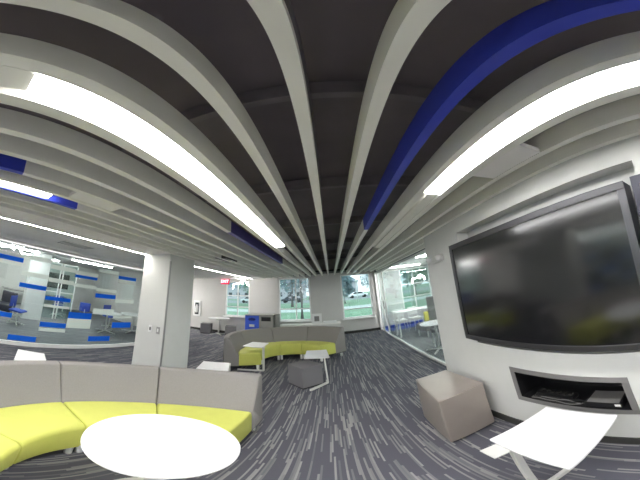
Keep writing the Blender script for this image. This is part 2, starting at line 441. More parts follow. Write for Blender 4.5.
# strip lights
def strip_light(x0, x1, y0, y1, label, cover=None):
    e = thing('strip_light', label, 'ceiling light', ((x0 + x1) / 2, (y0 + y1) / 2, ZC))
    cx, cyy = (x0 + x1) / 2, (y0 + y1) / 2
    mt = Matrix.Translation((-cx, -cyy, -ZC))
    ya, yb = (min(y0, cover[0]), max(y1, cover[1])) if cover else (y0, y1)
    MB().box(x0, x1, ya, yb, ZC + .03, ZC + .1, mtx=mt).build('housing', 'baffle', e)
    MB().box(x0 + .004, x1 - .012, y0, y1, ZC + .004, ZC + .03, .01, 3, mtx=mt).build('diffuser', 'lit', e)
    if cover:
        c = MB()
        if cover[0] < y0: c.box(x0 + .03, x1 - .002, cover[0], y0 - .004, ZC + .008, ZC + .03, mtx=mt)
        if cover[1] > y1: c.box(x0 + .03, x1 - .002, y1 + .004, cover[1], ZC + .008, ZC + .03, mtx=mt)
        c.build('blank_cover', 'baffle', e)
    return e
strip_light(-.661, -.53, .05, 2.8, 'long bright strip light left of the overhead baffles', (-1.2, 2.8))
strip_light(.682, .806, -1.2, 1.36, 'long bright strip light above and beside the screen', (-1.2, 3.4))
strip_light(-1.71, -1.605, -1.5, .52, 'bright strip light far left between the outer baffles')
strip_light(-.661, -.53, -3.8, -1.3, 'added unseen strip light behind the viewer on the left')  # unseen fixtures added behind the viewer for more room light
strip_light(.682, .806, -3.8, -1.3, 'added unseen strip light behind the viewer on the right')
strip_light(-1.71, -1.605, -3.9, -1.7, 'added unseen strip light behind the viewer on the far left')
# flush panels between baffles
tag(MB().box(.872, 1.048, .64, 1.04, ZC + .002, ZC + .03, .002).build('ceiling_panel', 'soffit'), 'flush pale panel between the baffles above the screen', 'ceiling panel')
tag(MB().box(-1.53, -1.38, .62, 1.02, ZC + .002, ZC + .03, .002).build('ceiling_panel', 'soffit'), 'flush pale panel between the left baffles', 'ceiling panel')
tag(MB().box(-1.85, -1.65, 3.4, 3.9, ZC + .002, ZC + .05, .002).build('air_diffuser', 'black'), 'dark slot air diffuser between the far left baffles', 'air diffuser')
# LED slot line in the soffit
for (a, b, lab) in ((YB, 2.835, 'thin glowing line in the soffit running up to the column'), (3.56, 8.3, 'thin glowing line in the soffit beyond the column, towards the exit sign')):
    e = thing('linear_light', lab, 'ceiling light', (-2.89, a, ZC))
    MB().box(-.012, .012, 0, b - a, -.003, .0).build('diffuser', 'strip', e)
    MB().box(-.018, -.012, 0, b - a, -.005, 0).box(.012, .018, 0, b - a, -.005, 0).build('trim_rail', 'white', e)
e = thing('linear_light', 'thin white light line along the head of the left glass partition', 'ceiling light', (-4.965, YB, 2.325))
MB().box(-.004, .012, 0, 8.9, -.012, .012).build('diffuser', 'headline', e)
MB().box(-.01, -.004, 0, 8.9, -.02, .02).build('trim_rail', 'white', e)
v = thing('ceiling_vent', 'square air vent flush in the left soffit', 'ceiling vent', (-3.66, 1.8, ZC))
MB().box(-.2, .2, -.35, .35, -.006, 0, .002).build('frame', 'soffit', v)
sl = MB()
for k in range(9): sl.box(-.17, .17, -.3 + k * .07, -.275 + k * .07, -.009, -.005)
sl.build('slats', 'nook', v)

# ------------------------------------------------------------------ screen, nook and things on the screen wall
tv = thing('television', 'large wall-mounted black flat screen', 'television', (1.29, 1.178, 1.62))
T0, T1, Z0, Z1 = -.895, .895, -.505, .495
MB().box(-.06, .10, T0, T1, Z0, Z1, .006).build('housing', 'navy', tv)
fb = MB(); bz = .045
fb.box(-.075, -.06, T0, T1, Z1 - bz, Z1, .003).box(-.075, -.06, T0, T1, Z0, Z0 + bz, .003).box(-.075, -.06, T0, T0 + bz, Z0 + bz, Z1 - bz).box(-.075, -.06, T1 - bz, T1, Z0 + bz, Z1 - bz)
fb.build('bezel', 'bezel', tv)
MB().box(-.066, -.0605, T0 + bz, T1 - bz, Z0 + bz, Z1 - bz).build('screen', 'screen', tv)
MB().box(.10, .158, -.3, .3, -.2, .2).build('wall_bracket', 'black', tv)

tv2 = thing('television', 'second dark flat screen, cut off at the right edge beside the large one', 'television', (1.29, -.64, 1.62))
MB().box(-.06, .016, -.88, .88, Z0, Z1 + .01, .004).build('housing', 'navy', tv2)
MB().box(-.072, -.06, -.883, .883, Z0, Z1 + .01, .004).build('bezel', 'navy', tv2)
MB().box(-.0735, -.072, -.84, .84, Z0 + .05, Z1 - .04).build('screen', 'screen', tv2)
nk = thing('media_nook', 'grey framed recessed box low in the screen wall', 'wall box', (XW, 1.115, .635))
f = MB()
for (a, b, c, d) in ((-.515, .515, .15, .2), (-.515, .515, -.2, -.15), (-.515, -.465, -.15, .15), (.465, .515, -.15, .15)):
    f.box(-.006, .004, a, b, c, d, .002)
f.build('frame', 'nook', nk)
f = MB(); D = .33
f.quad((D, -.465, -.15), (D, .465, -.15), (D, .465, .15), (D, -.465, .15))
f.quad((0, -.465, .15), (D, -.465, .15), (D, .465, .15), (0, .465, .15)).quad((0, -.465, -.15), (0, .465, -.15), (D, .465, -.15), (D, -.465, -.15))
f.quad((0, -.465, -.15), (D, -.465, -.15), (D, -.465, .15), (0, -.465, .15)).quad((0, .465, -.15), (0, .465, .15), (D, .465, .15), (D, .465, -.15))
f.build('lining', 'black', nk)
mbx = thing('media_player', 'flat black box with a white tag inside the wall nook', 'media box', (XW + .11, .86, .485))
MB().box(-.09, .09, -.14, .14, .004, .05, .006).build('housing', 'black', mbx)
MB().box(-.092, -.09, -.13, -.09, .02, .045).build('tag_sticker', 'white', mbx)
MB().box(-.08, .08, -.12, .12, .05, .053).build('top_plate', 'nook', mbx)
pb = thing('power_strip', 'black power strip lying in the wall nook', 'power strip', (XW + .12, 1.3, .485))
MB().box(-.04, .04, -.18, .18, .0, .035, .006).build('housing', 'black', pb)
for k in range(6): MB().box(-.02, .02, -.15 + k * .055, -.12 + k * .055, .035, .042).build('socket', 'dark', pb)
for i in range(4):
    pts = []; ph = random.random() * 6
    for k in range(26):
        u = k / 25
        pts.append((XW + .018 + .016 * i + .006 * math.sin(9 * u + ph), 1.03 + .45 * u, .4915 + .006 * (1 + math.sin(14 * u + ph))))
    tag(MB().tube(pts, .005, 6).build('cable', 'black' if i % 2 else 'nook', smooth=True), ['black cable lying loosest at the front of the nook', 'grey cable looped over the power strip', 'black cable crossing the nook floor', 'grey cable on top of the nook tangle'][i], 'cable', 'cables in the wall nook')

el = thing('emergency_light', 'small pale fixture on the wall left of the screen', 'wall fixture', (XW, 2.52, 2.04))
MB().box(-.06, 0, -.14, .14, -.04, .04, .012).build('housing', 'wall', el)
for s in (-1, 1): MB().lathe([(.001, -.03), (.035, -.03), (.045, .02), (.03, .035), (.001, .035)], -.07, s * .12, 16).build('lamp_head', 'wall', el, True)

# switches on the column
for (x, w_, h_, m1, lab) in ((-2.64, .075, .12, 'white', 'white wall switch on the column, left one'), (-2.475, .07, .12, 'steel', 'steel switch plate on the column, right one')):
    sw = thing('wall_switch', lab, 'switch', (x, 2.84, 1.12))
    MB().box(-w_ / 2, w_ / 2, -.008, 0, -h_ / 2, h_ / 2, .003).build('plate', m1, sw)
    MB().box(-.014, .014, -.013, -.008, -.025, .03, .002).build('rocker', 'dark' if m1 == 'white' else 'white', sw)

# ------------------------------------------------------------------ sofas
def arc_solid(cx, cy, prof, a0, a1, rnd=.02, n=16):
    """closed profile [(r,z)] swept from a0 to a1 (radians); ends rounded by shrinking the profile"""
    rc = sum(p[0] for p in prof) / len(prof); zc = sum(p[1] for p in prof) / len(prof)
    rm = rc
    st = []
    for k in range(5):
        t = k / 4 * PI / 2
        st.append((a0 + rnd * (1 - math.sin(t)) / rm, 1 - math.cos(t)))
    b = bmesh.new(); rings = []
    ang = []
    for k in range(5):
        t = (k / 4) * PI / 2
        ang.append((a0 + rnd / rm * (1 - math.sin(t)), rnd * (1 - math.cos(PI / 2 - t)) if False else rnd * (math.cos(t))))
    for k in range(1, n): ang.append((a0 + rnd / rm * 0 + (a1 - a0) * k / n, 0))
    for k in range(4, -1, -1):
        t = (k / 4) * PI / 2
        ang.append((a1 - rnd / rm * (1 - math.sin(t)), rnd * math.cos(t)))
    ang[:5] = [(a0 + rnd / rm * (1 - math.cos(k / 4 * PI / 2)), rnd * (1 - math.sin(k / 4 * PI / 2))) for k in range(5)]
    ang[-5:] = [(a1 - rnd / rm * (1 - math.cos(k / 4 * PI / 2)), rnd * (1 - math.sin(k / 4 * PI / 2))) for k in range(4, -1, -1)]
    for a, ins in ang:
        ring = []
        for (r_, z) in prof:
            dx, dz = r_ - rc, z - zc
            L = math.hypot(dx, dz)
            sx = max(abs(dx) - ins, 0) * (1 if dx > 0 else -1); sz = max(abs(dz) - ins, 0) * (1 if dz > 0 else -1)
            ring.append(b.verts.new((cx + (rc + sx) * math.cos(a), cy + (rc + sx) * math.sin(a), zc + sz)))
        rings.append(ring)
    m_ = len(prof)
    for i in range(len(rings) - 1):
        for k in range(m_): b.faces.new((rings[i][k], rings[i][(k + 1) % m_], rings[i + 1][(k + 1) % m_], rings[i + 1][k]))
    b.faces.new(rings[0]); b.faces.new(rings[-1])
    bmesh.ops.recalc_face_normals(b, faces=b.faces[:])
    return b
def rprof(r0_, r1_, z0, z1, q=.03, seg=4, qb=None):
    pts = []; qb = q if qb is None else qb
    for (cx, cz, s, qq) in ((r1_ - q, z1 - q, 0, q), (r0_ + q, z1 - q, 90, q), (r0_ + qb, z0 + qb, 180, qb), (r1_ - qb, z0 + qb, 270, qb)):
        for k in range(seg + 1):
            t = R(s + 90 * k / seg); pts.append((cx + qq * math.cos(t), cz + qq * math.sin(t)))
    return pts
def sofa(cx, cy, k, angs, label, group):
    """k scales the plan radius"""
    s = thing('curved_sofa', label, 'sofa', (cx, cy, 0), 0, group)
    back = [(1.54 * k, .13), (1.54 * k, .775)]
    for q in range(5): t = R(90 * q / 4); back.append((1.505 * k + .035 * math.cos(t), .775 + .035 * math.sin(t)))
    for q in range(1, 5): t = R(90 + 80 * q / 4); back.append((1.445 * k + .03 * math.cos(t), .78 + .03 * math.sin(t)))
    back += [(1.225 * k, .42), (1.205 * k, .40), (1.205 * k, .13)]
    back = back[1:-1] + [back[-1], back[0]]
    for i in range(len(angs) - 1):
        a0, a1 = R(angs[i]) + .003, R(angs[i + 1]) - .003
        b = MB(); b.merge(arc_solid(0, 0, back, a0, a1, .018)); b.build('backrest', 'fabric', s, True)
        b = MB(); b.merge(arc_solid(0, 0, rprof(.72 * k, 1.215 * k, .14, .435, .05, qb=.015), a0, a1, .022)); b.build('seat', 'lime', s, True)
        b = MB(); b.merge(arc_solid(0, 0, rprof(.85 * k, 1.5 * k, .11, .145, .005), a0 + .01, a1 - .01, .004)); b.build('base_frame', 'black', s)
        for a in (a0 + .05, a1 - .05):
            for r_ in (.79 * k, 1.42 * k):
                MB().lathe([(.024, 0), (.03, .005), (.032, .14), (.024, .145)], r_ * math.cos(a), r_ * math.sin(a), 14).build('leg', 'white', s, True)
    return s
sofa(-.79, 1.10, 1.0, [90, 133.5, 177, 220.5, 264], 'near curved sofa, grey back and lime seat, around the white round table', 'curved sofas')
sofa(-.93, 5.32, .95, [35, 80, 123.5, 167, 211], 'far curved sofa with lime seats in front of the windows', 'curved sofas')

# ------------------------------------------------------------------ tables and ottomans
def c_table(loc, rz, label, top=(.44, .5), h=.6, post=(.2, -.22), foot=(-.27, -.35), lean=0):
    """post, foot: local xy of the upright and of the free end of the base bar"""
    t = thing('side_table', label, 'side table', loc, rz, 'white laptop side tables')
    w_, d_ = top
    MB().prism([(-w_ / 2, -d_ / 2), (w_ / 2, -d_ / 2), (w_ / 2 - .02, d_ / 2), (-w_ / 2 + .02, d_ / 2)], h - .022, h, .006).build('table_top', 'laminate', t)
    px_, py_ = post
    MB().bar((px_, py_, .02), (px_ + lean, py_, h - .022), .045, .028, .004).build('post', 'metal', t)
    MB().bar((px_, py_, .015), (foot[0], foot[1], .015), .028, .045, .004).bar((px_, py_, .015), (px_ - .02, py_ + .1, .015), .024, .04, .004).build('base', 'metal', t)
    MB().box(px_ - .12, px_ + .02, py_ - .015, py_ + .1, h - .03, h - .022).build('mounting_plate', 'metal', t)
    return t
c_table((-.34, 4.42, 0), R(4), 'white laptop side table beside the far cube ottoman', (.42, .58), .585, (.155, -.15), (-.135, -.5), -.03)
c_table((-1.67, 5.12, 0), R(-3), 'white laptop side table over the left end of the far sofa', (.43, .5), .6, (.22, -.18), (-.3, -.3))
c_table((-1.7, 3.26, 0), R(20), 'white laptop side table behind the right half of the near sofa', (.44, .42), .6, (.2, .15), (-.2, .12))
c_table((-2.86, 1.08, 0), R(73), 'white laptop side table behind the left part of the near sofa', (.40, .42), .62, (.1, .15), (-.15, .12))
c_table((.89, .93, 0), R(-2), 'white laptop side table under the wall nook', (.52, .5), .6, (-.22, .1), (.2, .1))

tb = thing('round_table', 'white round table inside the near curved sofa', 'table', (-.87, 1.14, 0))
MB().lathe([(.001, .672), (.38, .672), (.397, .68), (.40, .692), (.395, .698), (.001, .70)], n=64).build('table_top', 'laminate', tb, False)
MB().lathe([(.03, .02), (.03, .672)], n=20).build('post', 'metal', tb, True)
MB().lathe([(.001, 0), (.24, 0), (.24, .008), (.05, .02), (.001, .02)], n=40).build('base', 'metal', tb)

def cube_ottoman(pts, h, m, label, seam=True):
    cx = sum(p[0] for p in pts) / 4; cyy = sum(p[1] for p in pts) / 4
    t = thing('cube_ottoman', label, 'ottoman', (cx, cyy, 0))
    L = [(p[0] - cx, p[1] - cyy) for p in pts]
    MB().prism(L, .025, h, .016, 3).build('body', m, t, False)
    sh = [(x * .9, y * .9) for x, y in L]
    MB().prism(sh, 0, .03).build('plinth', 'black', t)
    b = MB(); k = .999
    for i in range(4):
        a, c = L[i], L[(i + 1) % 4]
        b.tube([(a[0] * .985, a[1] * .985, h - .007), (c[0] * .985, c[1] * .985, h - .007)], .005, 6)
    b.build('piping', m, t, True)
    return t
def sq(x, y, a, s): # front corner, angle, side
    u = Vector((math.cos(a), math.sin(a))) * s; v_ = Vector((-math.sin(a), math.cos(a))) * s
    return [(x, y), (x + u.x, y + u.y), (x + u.x + v_.x, y + u.y + v_.y), (x + v_.x, y + v_.y)]
cube_ottoman([(.73, 1.91), (1.22, 1.96), (1.175, 2.61), (.785, 2.57)], .6, 'taupe', 'shiny taupe ottoman against the screen wall')
cube_ottoman(sq(-.555, 3.955, R(42), .42), .43, 'fabric2', 'charcoal fabric cube ottoman in the middle of the floor')
cube_ottoman(sq(-5.24, 8.62, R(18), .43), .44, 'fabric2', 'grey cube stool left of the small round table by the exit')
cube_ottoman(sq(-4.06, 8.52, R(20), .43), .44, 'fabric2', 'grey cube stool right of the small round table by the exit')

ct = thing('cafe_table', 'small white round table between two cube stools near the exit sign', 'table', (-4.5, 8.85, 0))
MB().lathe([(.001, .715), (.43, .715), (.44, .73), (.43, .74), (.001, .74)], n=48).build('table_top', 'laminate', ct)
MB().lathe([(.03, .03), (.03, .715)], n=16).build('post', 'metal', ct, True)
fm = MB()
for k in range(4):
    a = PI / 4 + k * PI / 2; fm.bar((0, 0, .05), (.36 * math.cos(a), .36 * math.sin(a), .016), .035, .03, .005)
fm.build('base', 'white', ct)

# ------------------------------------------------------------------ things by the far wall
rb = thing('recycling_station', 'recycling station with a blue bin and a grey bin by the window', 'recycling bin', (-2.62, 8.75, 0))
MB().box(-.62, -.08, -.22, .25, .0, .95, .012).build('blue_bin', 'binblue', rb)
MB().box(-.07, .46, -.22, .25, .0, .95, .012).build('grey_bin', 'bingrey', rb)
MB().lathe([(.001, 0), (.1, 0), (.1, 1.0), (.085, 1.03), (.001, 1.03)], .57, 0, 20).build('end_post', 'bingrey', rb, True)
MB().box(-.63, .5, -.24, .27, .95, .99, .01).build('lid', 'bingrey', rb)
MB().box(.02, .38, -.228, -.215, .74, .9, .003).build('bin_opening', 'black', rb)
em = MB(); E_ = [(-.16, 0), (-.07, .07), (-.07, .035), (0, .075), (.07, .035), (.07, .07), (.16, 0), (.07, -.07), (.07, -.04), (0, -.06), (-.07, -.04), (-.07, -.07)]
em.prism(E_, -.003, .003, mtx=Matrix.Translation((-.35, -.224, .8)) @ Matrix.Rotation(R(90), 4, 'X'))
em.build('emblem', 'bindark', rb)
MB().box(-.45, -.25, -.226, -.218, .5, .6).build('notice', 'white', rb)

cr = thing('credenza', 'low white credenza under the far windows behind the sofa', 'cabinet', (-.85, 9.06, 0))
MB().box(-1.1, 1.1, -.2, .2, .04, .52).build('body', 'wall', cr)
MB().box(-1.12, 1.12, -.22, .21, .52, .56, .005).build('top', 'soffit', cr)
for k in range(4): MB().box(-1.08 + k * .54, -.56 + k * .54, -.215, -.2, .08, .5, .003).build('door', 'wall', cr)
pf = thing('picture_frame', 'small square white picture frame standing on the credenza', 'picture frame', (-.6, 8.98, .56))
MB().box(-.19, .19, -.012, .012, .0, .045, .004).box(-.19, .19, -.012, .012, .355, .4, .004).box(-.19, -.145, -.012, .012, .04, .36).box(.145, .19, -.012, .012, .04, .36).build('frame', 'white', pf)
MB().box(-.15, .15, -.002, .006, .04, .36).build('mat_board', 'white', pf)
MB().box(-.09, .09, -.006, -.002, .1, .3).build('print', 'picture', pf)
wb = thing('storage_box', 'low white box on the credenza right of the picture frame', 'box', (-.12, 8.98, .56))
MB().box(-.24, .24, -.1, .1, 0, .07, .004).build('body', 'white', wb)
MB().box(-.245, .245, -.105, .105, .07, .085, .003).build('lid', 'white', wb)

ex = thing('extinguisher_cabinet', 'white extinguisher cabinet on the far left wall', 'fire extinguisher cabinet', (-5.92, YF, 1.03))
MB().box(-.19, .19, -.06, 0, -.37, .37, .008).build('body', 'white', ex)
MB().box(-.1, .1, -.065, -.06, -.28, .28).build('door_glass', 'windark', ex)
MB().lathe([(.001, -.2), (.06, -.2), (.065, -.15), (.065, .1), (.03, .16), (.02, .2), (.001, .2)], 0, -.072, 14).build('extinguisher_body', 'white', ex, True)

xs_ = thing('exit_sign', 'glowing red exit sign hanging at the left end of the room', 'exit sign', (-3.87, 8.0, 2.27))
MB().box(-.17, .17, -.025, .025, -.11, .1, .006).build('housing', 'exitface', xs_)
MB().box(-.02, .02, -.02, .02, .1, .125).build('mount', 'white', xs_)
cu = bpy.data.curves.new('lettering', 'FONT'); cu.body = 'EXIT'; cu.size = .16; cu.extrude = .003; cu.align_x = 'CENTER'; cu.align_y = 'CENTER'
tmp = bpy.data.objects.new('tmp_text', cu); COL.objects.link(tmp); bpy.context.view_layer.update()
lm = bpy.data.meshes.new_from_object(tmp.evaluated_get(bpy.context.evaluated_depsgraph_get())); bpy.data.objects.remove(tmp)
lm.materials.clear(); lm.materials.append(M['exitred'])
lt = bpy.data.objects.new('lettering', lm); COL.objects.link(lt); lt.parent = xs_; lt.location = (0, -.03, 0); lt.rotation_euler = (R(90), 0, 0)

def star_pendant(loc, rz, label, sc=1.0):
    p = thing('star_pendant', label, 'pendant lamp', loc, rz, 'white zigzag pendants')
    seq = [(-.42, 0, -.28), (-.40, 0, -.05), (0, .02, 0), (.14, 0, -.06), (.02, .03, .1), (.2, .02, .14), (.3, 0, .02), (.42, .02, -.14), (.36, 0, .08)]
    for a, b in zip(seq[:-1], seq[1:]):
        MB().bar(tuple(v * sc for v in a), tuple(v * sc for v in b), .024 * sc, .024 * sc, .004).build('light_tube', 'roomlit', p)
    MB().bar((0, .02, 0), (0, .02, ZC - loc[2] + .09), .006).build('cord', 'metal', p)
    return p
star_pendant((-3.35, 8.3, 2.22), 0, 'white zigzag pendant in front of the gridded window by the exit sign', .75)
star_pendant((2.78, 7.0, 1.93), R(10), 'white zigzag pendant behind the right glass partition', .6)
star_pendant((-6.4, 1.15, 2.33), R(80), 'white zigzag pendant behind the left glass partition', .8)

# ------------------------------------------------------------------ room behind the right glass
ht_ = thing('counter_table', 'long white counter table behind the right glass', 'table', (2.8, 7.6, 0), R(0))
MB().box(-.85, 1.4, -.3, .3, .83, .87, .006).build('table_top', 'laminate', ht_)
for (x, y) in ((-.75, -.22), (-.75, .22), (1.3, -.22), (1.3, .22)): MB().bar((x, y, 0), (x, y, .83), .045, .045, .004).build('leg', 'white', ht_)
def side_chair(loc, rz, seatm, label, group):
    c = thing('side_chair', label, 'chair', loc, rz, group)
    MB().box(-.22, .22, -.21, .21, .43, .47, .018, 3).build('seat', seatm, c)
    MB().box(-.21, .21, .19, .225, .56, .86, .014, 3).build('backrest', seatm, c)
    for x in (-.18, .18): MB().bar((x, .2, .45), (x, .21, .7), .02).build('back_post', 'white', c)
    for (x, y) in ((-.19, -.18), (.19, -.18), (-.19, .18), (.19, .18)): MB().tube([(x * .9, y * .9, .43), (x * 1.1, y * 1.15, 0)], .012, 8).build('leg', 'white', c, True)
    return c
sc0 = side_chair((2.35, 8.25, 0), 0, 'white', 'white chair behind the long counter table, left one', 'white chairs at the counter table')
dup(sc0, (2.95, 8.25, 0), R(10), 'white chair behind the long counter table, right one')
yc = thing('lounge_chair', 'yellow armless lounge chair behind the right glass', 'chair', (2.85, 6.9, 0), R(10))
MB().box(-.3, .3, -.3, .3, .2, .44, .05, 3).build('seat', 'fabric', yc, True)
MB().box(-.3, .3, -.33, -.22, .42, .84, .04, 3).build('backrest', 'yellow', yc, True)
for (x, y) in ((-.25, -.25), (.25, -.25), (-.25, .25), (.25, .25)): MB().bar((x, y, 0), (x, y, .22), .03).build('leg', 'white', yc)
hb = thing('tall_back_chair', 'dark grey tall chair back at the edge of the right glass', 'chair', (2.47, 5.65, 0), R(-20))
MB().box(-.1, .1, -.04, .04, .5, 1.36, .02, 3).build('backrest', 'fabric2', hb, True)
MB().box(-.12, .3, -.25, .25, .4, .5, .03, 3).build('seat', 'fabric2', hb, True)
for (x, y) in ((-.08, -.2), (.26, -.2), (-.08, .2), (.26, .2)): MB().bar((x, y, 0), (x, y, .41), .025).build('leg', 'white', hb)
rt = thing('cafe_table', 'white round table close behind the right glass', 'table', (2.27, 5.15, 0))
MB().lathe([(.001, .715), (.35, .715), (.36, .73), (.35, .74), (.001, .74)], n=48).build('table_top', 'laminate', rt)
MB().lathe([(.03, .03), (.03, .715)], n=16).build('post', 'metal', rt, True)
fm = MB()
for k in range(4):
    a = PI / 4 + k * PI / 2; fm.bar((0, 0, .05), (.33 * math.cos(a), .33 * math.sin(a), .016), .035, .03, .005)
fm.build('base', 'white', rt)
for i, (x, y, L_, lab) in enumerate([(2.65, 8.2, 1.5, 'added strip lamp deep in the right room'), (3.0, 5.6, 1.4, 'added strip lamp near the glass in the right room'), (4.6, 6.5, 2.0, 'added strip lamp at the far side of the right room'), (4.2, 3.0, 2.0, 'added strip lamp near the viewer in the right room')]):  # ceiling lamps added to brighten the right room
    sl_ = thing('linear_light', lab, 'ceiling light', (x, y, ZC + .1))
    MB().box(-L_ / 2, L_ / 2, -.05, .05, -.05, -.02, .01).build('diffuser', 'roomlit', sl_)
    MB().box(-L_ / 2, L_ / 2, -.055, .055, -.02, 0).build('housing', 'white', sl_)
for (x, y, lab) in ((2.3, 8.6, 'added round downlight deep in the right room'), (2.45, 6.0, 'added round downlight near the glass in the right room')):  # downlights added as further light for the right room
    d_ = thing('downlight', lab, 'ceiling light', (x, y, ZC + .1))
    MB().lathe([(.001, -.01), (.05, -.01), (.05, 0), (.001, 0)], n=20).build('lens', 'roomlit', d_)
    MB().lathe([(.05, -.008), (.065, -.008), (.065, 0), (.05, 0)], n=20).build('trim_ring', 'white', d_)

for (x, y, lab) in ((-6.9, 7.9, 'added lamp hidden behind the column, far left corner'), (-6.9, 7.55, 'second added lamp hidden behind the column, far left corner')):  # hidden lamps added to brighten the far left wall
    sl_ = thing('linear_light', lab, 'ceiling light', (x, y, ZC))
    MB().box(-.5, .5, -.05, .05, -.03, -.01, .008).build('diffuser', 'roomlit', sl_)
    MB().box(-.5, .5, -.055, .055, -.01, 0).build('housing', 'white', sl_)

# ------------------------------------------------------------------ room behind the left glass
struct(MB().box(-8.4, -8.0, 2.35, 3.05, 0, ZC + .1), 'wall_pier', 'white', 'white pier inside the left room')
for i, (x, y, L_, lab) in enumerate([(-7.6, 1.6, 1.6, 'strip lamp behind the left glass near the viewer'), (-7.6, 4.6, 1.8, 'strip lamp behind the left glass near the column'), (-9.8, 3.2, 1.8, 'strip lamp deep in the left room'), (-9.8, -.5, 1.8, 'added strip lamp out of view at the left of the left room')]):  # strip lamps of the left room, some added for more light
    sl_ = thing('linear_light', lab, 'ceiling light', (x, y, ZC + .1))
    MB().box(-.04, .04, -L_ / 2, L_ / 2, -.05, -.02, .01).build('diffuser', 'roomlit', sl_)
    MB().box(-.045, .045, -L_ / 2, L_ / 2, -.02, 0).build('housing', 'white', sl_)
def star_table(loc, label, rad=.5):
    t = thing('meeting_table', label, 'table', loc, R(20), 'tables in the left room')
    MB().lathe([(.001, .70), (rad - .01, .70), (rad, .715), (rad - .01, .73), (.001, .73)], n=36).build('table_top', 'laminate', t)
    MB().lathe([(.03, .03), (.03, .70)], n=14).build('post', 'metal', t, True)
    f_ = MB()
    for k in range(4):
        a = k * PI / 2; f_.bar((0, 0, .06), (.42 * math.cos(a), .42 * math.sin(a), .016), .035, .03, .005)
    f_.build('base', 'metal', t); return t
star_table((-6.75, 5.0, 0), 'white star-base table behind the left glass, nearer the viewer')
star_table((-6.6, 6.1, 0), 'white star-base table behind the left glass, next to the column')
def swivel(loc, rz, label, m_='bluecarpet'):
    c = thing('swivel_chair', label, 'chair', loc, rz, 'chairs in the left room')
    MB().box(-.23, .23, -.22, .22, .43, .49, .025, 3).build('seat', m_, c, True)
    MB().box(-.21, .21, .2, .24, .55, .9, .018, 3).build('backrest', m_, c, True)
    MB().bar((0, .2, .46), (0, .22, .7), .03).build('back_post', 'metal', c)
    MB().lathe([(.025, .05), (.025, .43)], n=12).build('post', 'metal', c, True)
    f_ = MB()
    for k in range(5):
        a = k * 2 * PI / 5; f_.bar((0, 0, .08), (.28 * math.cos(a), .28 * math.sin(a), .03), .03)
    f_.build('base', 'metal', c); return c
s0 = swivel((-7.6, 4.6, 0), R(70), 'blue swivel chair behind the nearer star-base table')
dup(s0, (-7.5, 5.7, 0), R(100), 'blue swivel chair behind the farther star-base table')
dup(s0, (-7.0, 1.9, 0), R(140), 'blue swivel chair left of the white pier')
dup(s0, (-9.3, 4.2, 0), R(60), 'blue swivel chair deep behind the white pier')
lc = thing('lounge_chair', 'dark lounge chair beside the white pier in the left room', 'chair', (-8.3, 1.75, 0), R(60))
MB().box(-.3, .3, -.3, .3, .15, .42, .05, 3).build('seat', 'navy', lc, True)
MB().box(-.3, .3, .22, .34, .4, .85, .05, 3).build('backrest', 'navy', lc, True)
for (x, y) in ((-.25, -.25), (.25, -.25), (-.25, .25), (.25, .25)): MB().bar((x, y, 0), (x, y, .17), .03).build('leg', 'metal', lc)
ds = thing('desk', 'long grey desk along the back of the left room', 'desk', (-10.9, 3.6, 0))
MB().box(-.35, .35, -1.6, 1.6, .71, .74, .004).build('desk_top', 'nook', ds)
for (x, y) in ((-.3, -1.5), (.3, -1.5), (-.3, 1.5), (.3, 1.5)): MB().bar((x, y, 0), (x, y, .71), .05).build('leg', 'metal', ds)
for i, (y, lab) in enumerate(((4.2, 'green-tinted inner glass screen nearest the column'), (3.45, 'green-tinted inner glass screen beside the white pier'))):
    g_ = thing('glass_screen', lab, 'glass screen', (-8.6, y, 0))
    MB().box(-.02, .02, -.33, -.29, 0, 2.3).box(-.02, .02, .29, .33, 0, 2.3).box(-.02, .02, -.33, .33, 2.26, 2.3).box(-.02, .02, -.33, .33, 1.1, 1.14).build('frame', 'white', g_)
    MB().box(-.004, .004, -.29, .29, .02, 2.26).build('pane', 'glass', g_)
wbd = thing('wall_display', 'dark grey panel on the back wall of the left room', 'display', (-11.5, 4.9, 1.5))
MB().box(0, .04, -.7, .7, -.4, .4, .01).build('frame', 'black', wbd)
MB().box(.04, .043, -.66, .66, -.36, .36).build('screen', 'screen', wbd)

# ------------------------------------------------------------------ outdoors
struct(MB().box(-70, 70, YF + .22, 23, -.35, -.15).box(-70, 70, 27, 44, -.35, -.15), 'ground', 'grass', 'green lawn outside', 'lawn')
struct(MB().box(-70, 70, 23, 27, -.33, -.13), 'ground_walk', 'walk', 'pale walkway crossing the lawn', 'path')
struct(MB().box(-70, 70, 44, 62, -.33, -.14), 'ground_road', 'asphalt', 'grey parking lot outside', 'road')
struct(MB().box(-90, 90, 62, 130, -.3, -.1), 'ground_far', 'grass', 'lawn beyond the parking lot', 'lawn')
def leaf_mesh(n, rx, rz, cz, size, seed, cone=False):
    rnd = random.Random(seed); b = bmesh.new()
    for i in range(n):
        while True:
            x, y, z = (rnd.uniform(-1, 1) for _ in range(3))
            d = x * x + y * y + z * z
            if d < 1 and (cone or d > .25): break
        if cone:
            k = (1 - z) / 2; x *= k; y *= k
        lump = .8 + .25 * math.sin(5 * x + seed) * math.cos(4 * z + y * 3)
        c = Vector((x * rx * lump, y * rx * lump, cz + z * rz))
        q = Matrix.Rotation(rnd.uniform(0, 6.3), 3, Vector((rnd.gauss(0, 1), rnd.gauss(0, 1), rnd.gauss(0, 1))).normalized())
        s = size * rnd.uniform(.6, 1.3)
        b.faces.new([b.verts.new(c + q @ Vector(p)) for p in ((-s, 0, 0), (0, -s * .5, 0), (s, 0, .1 * s), (0, s * .5, 0))])
    m_ = MB(); m_.merge(b); return m_
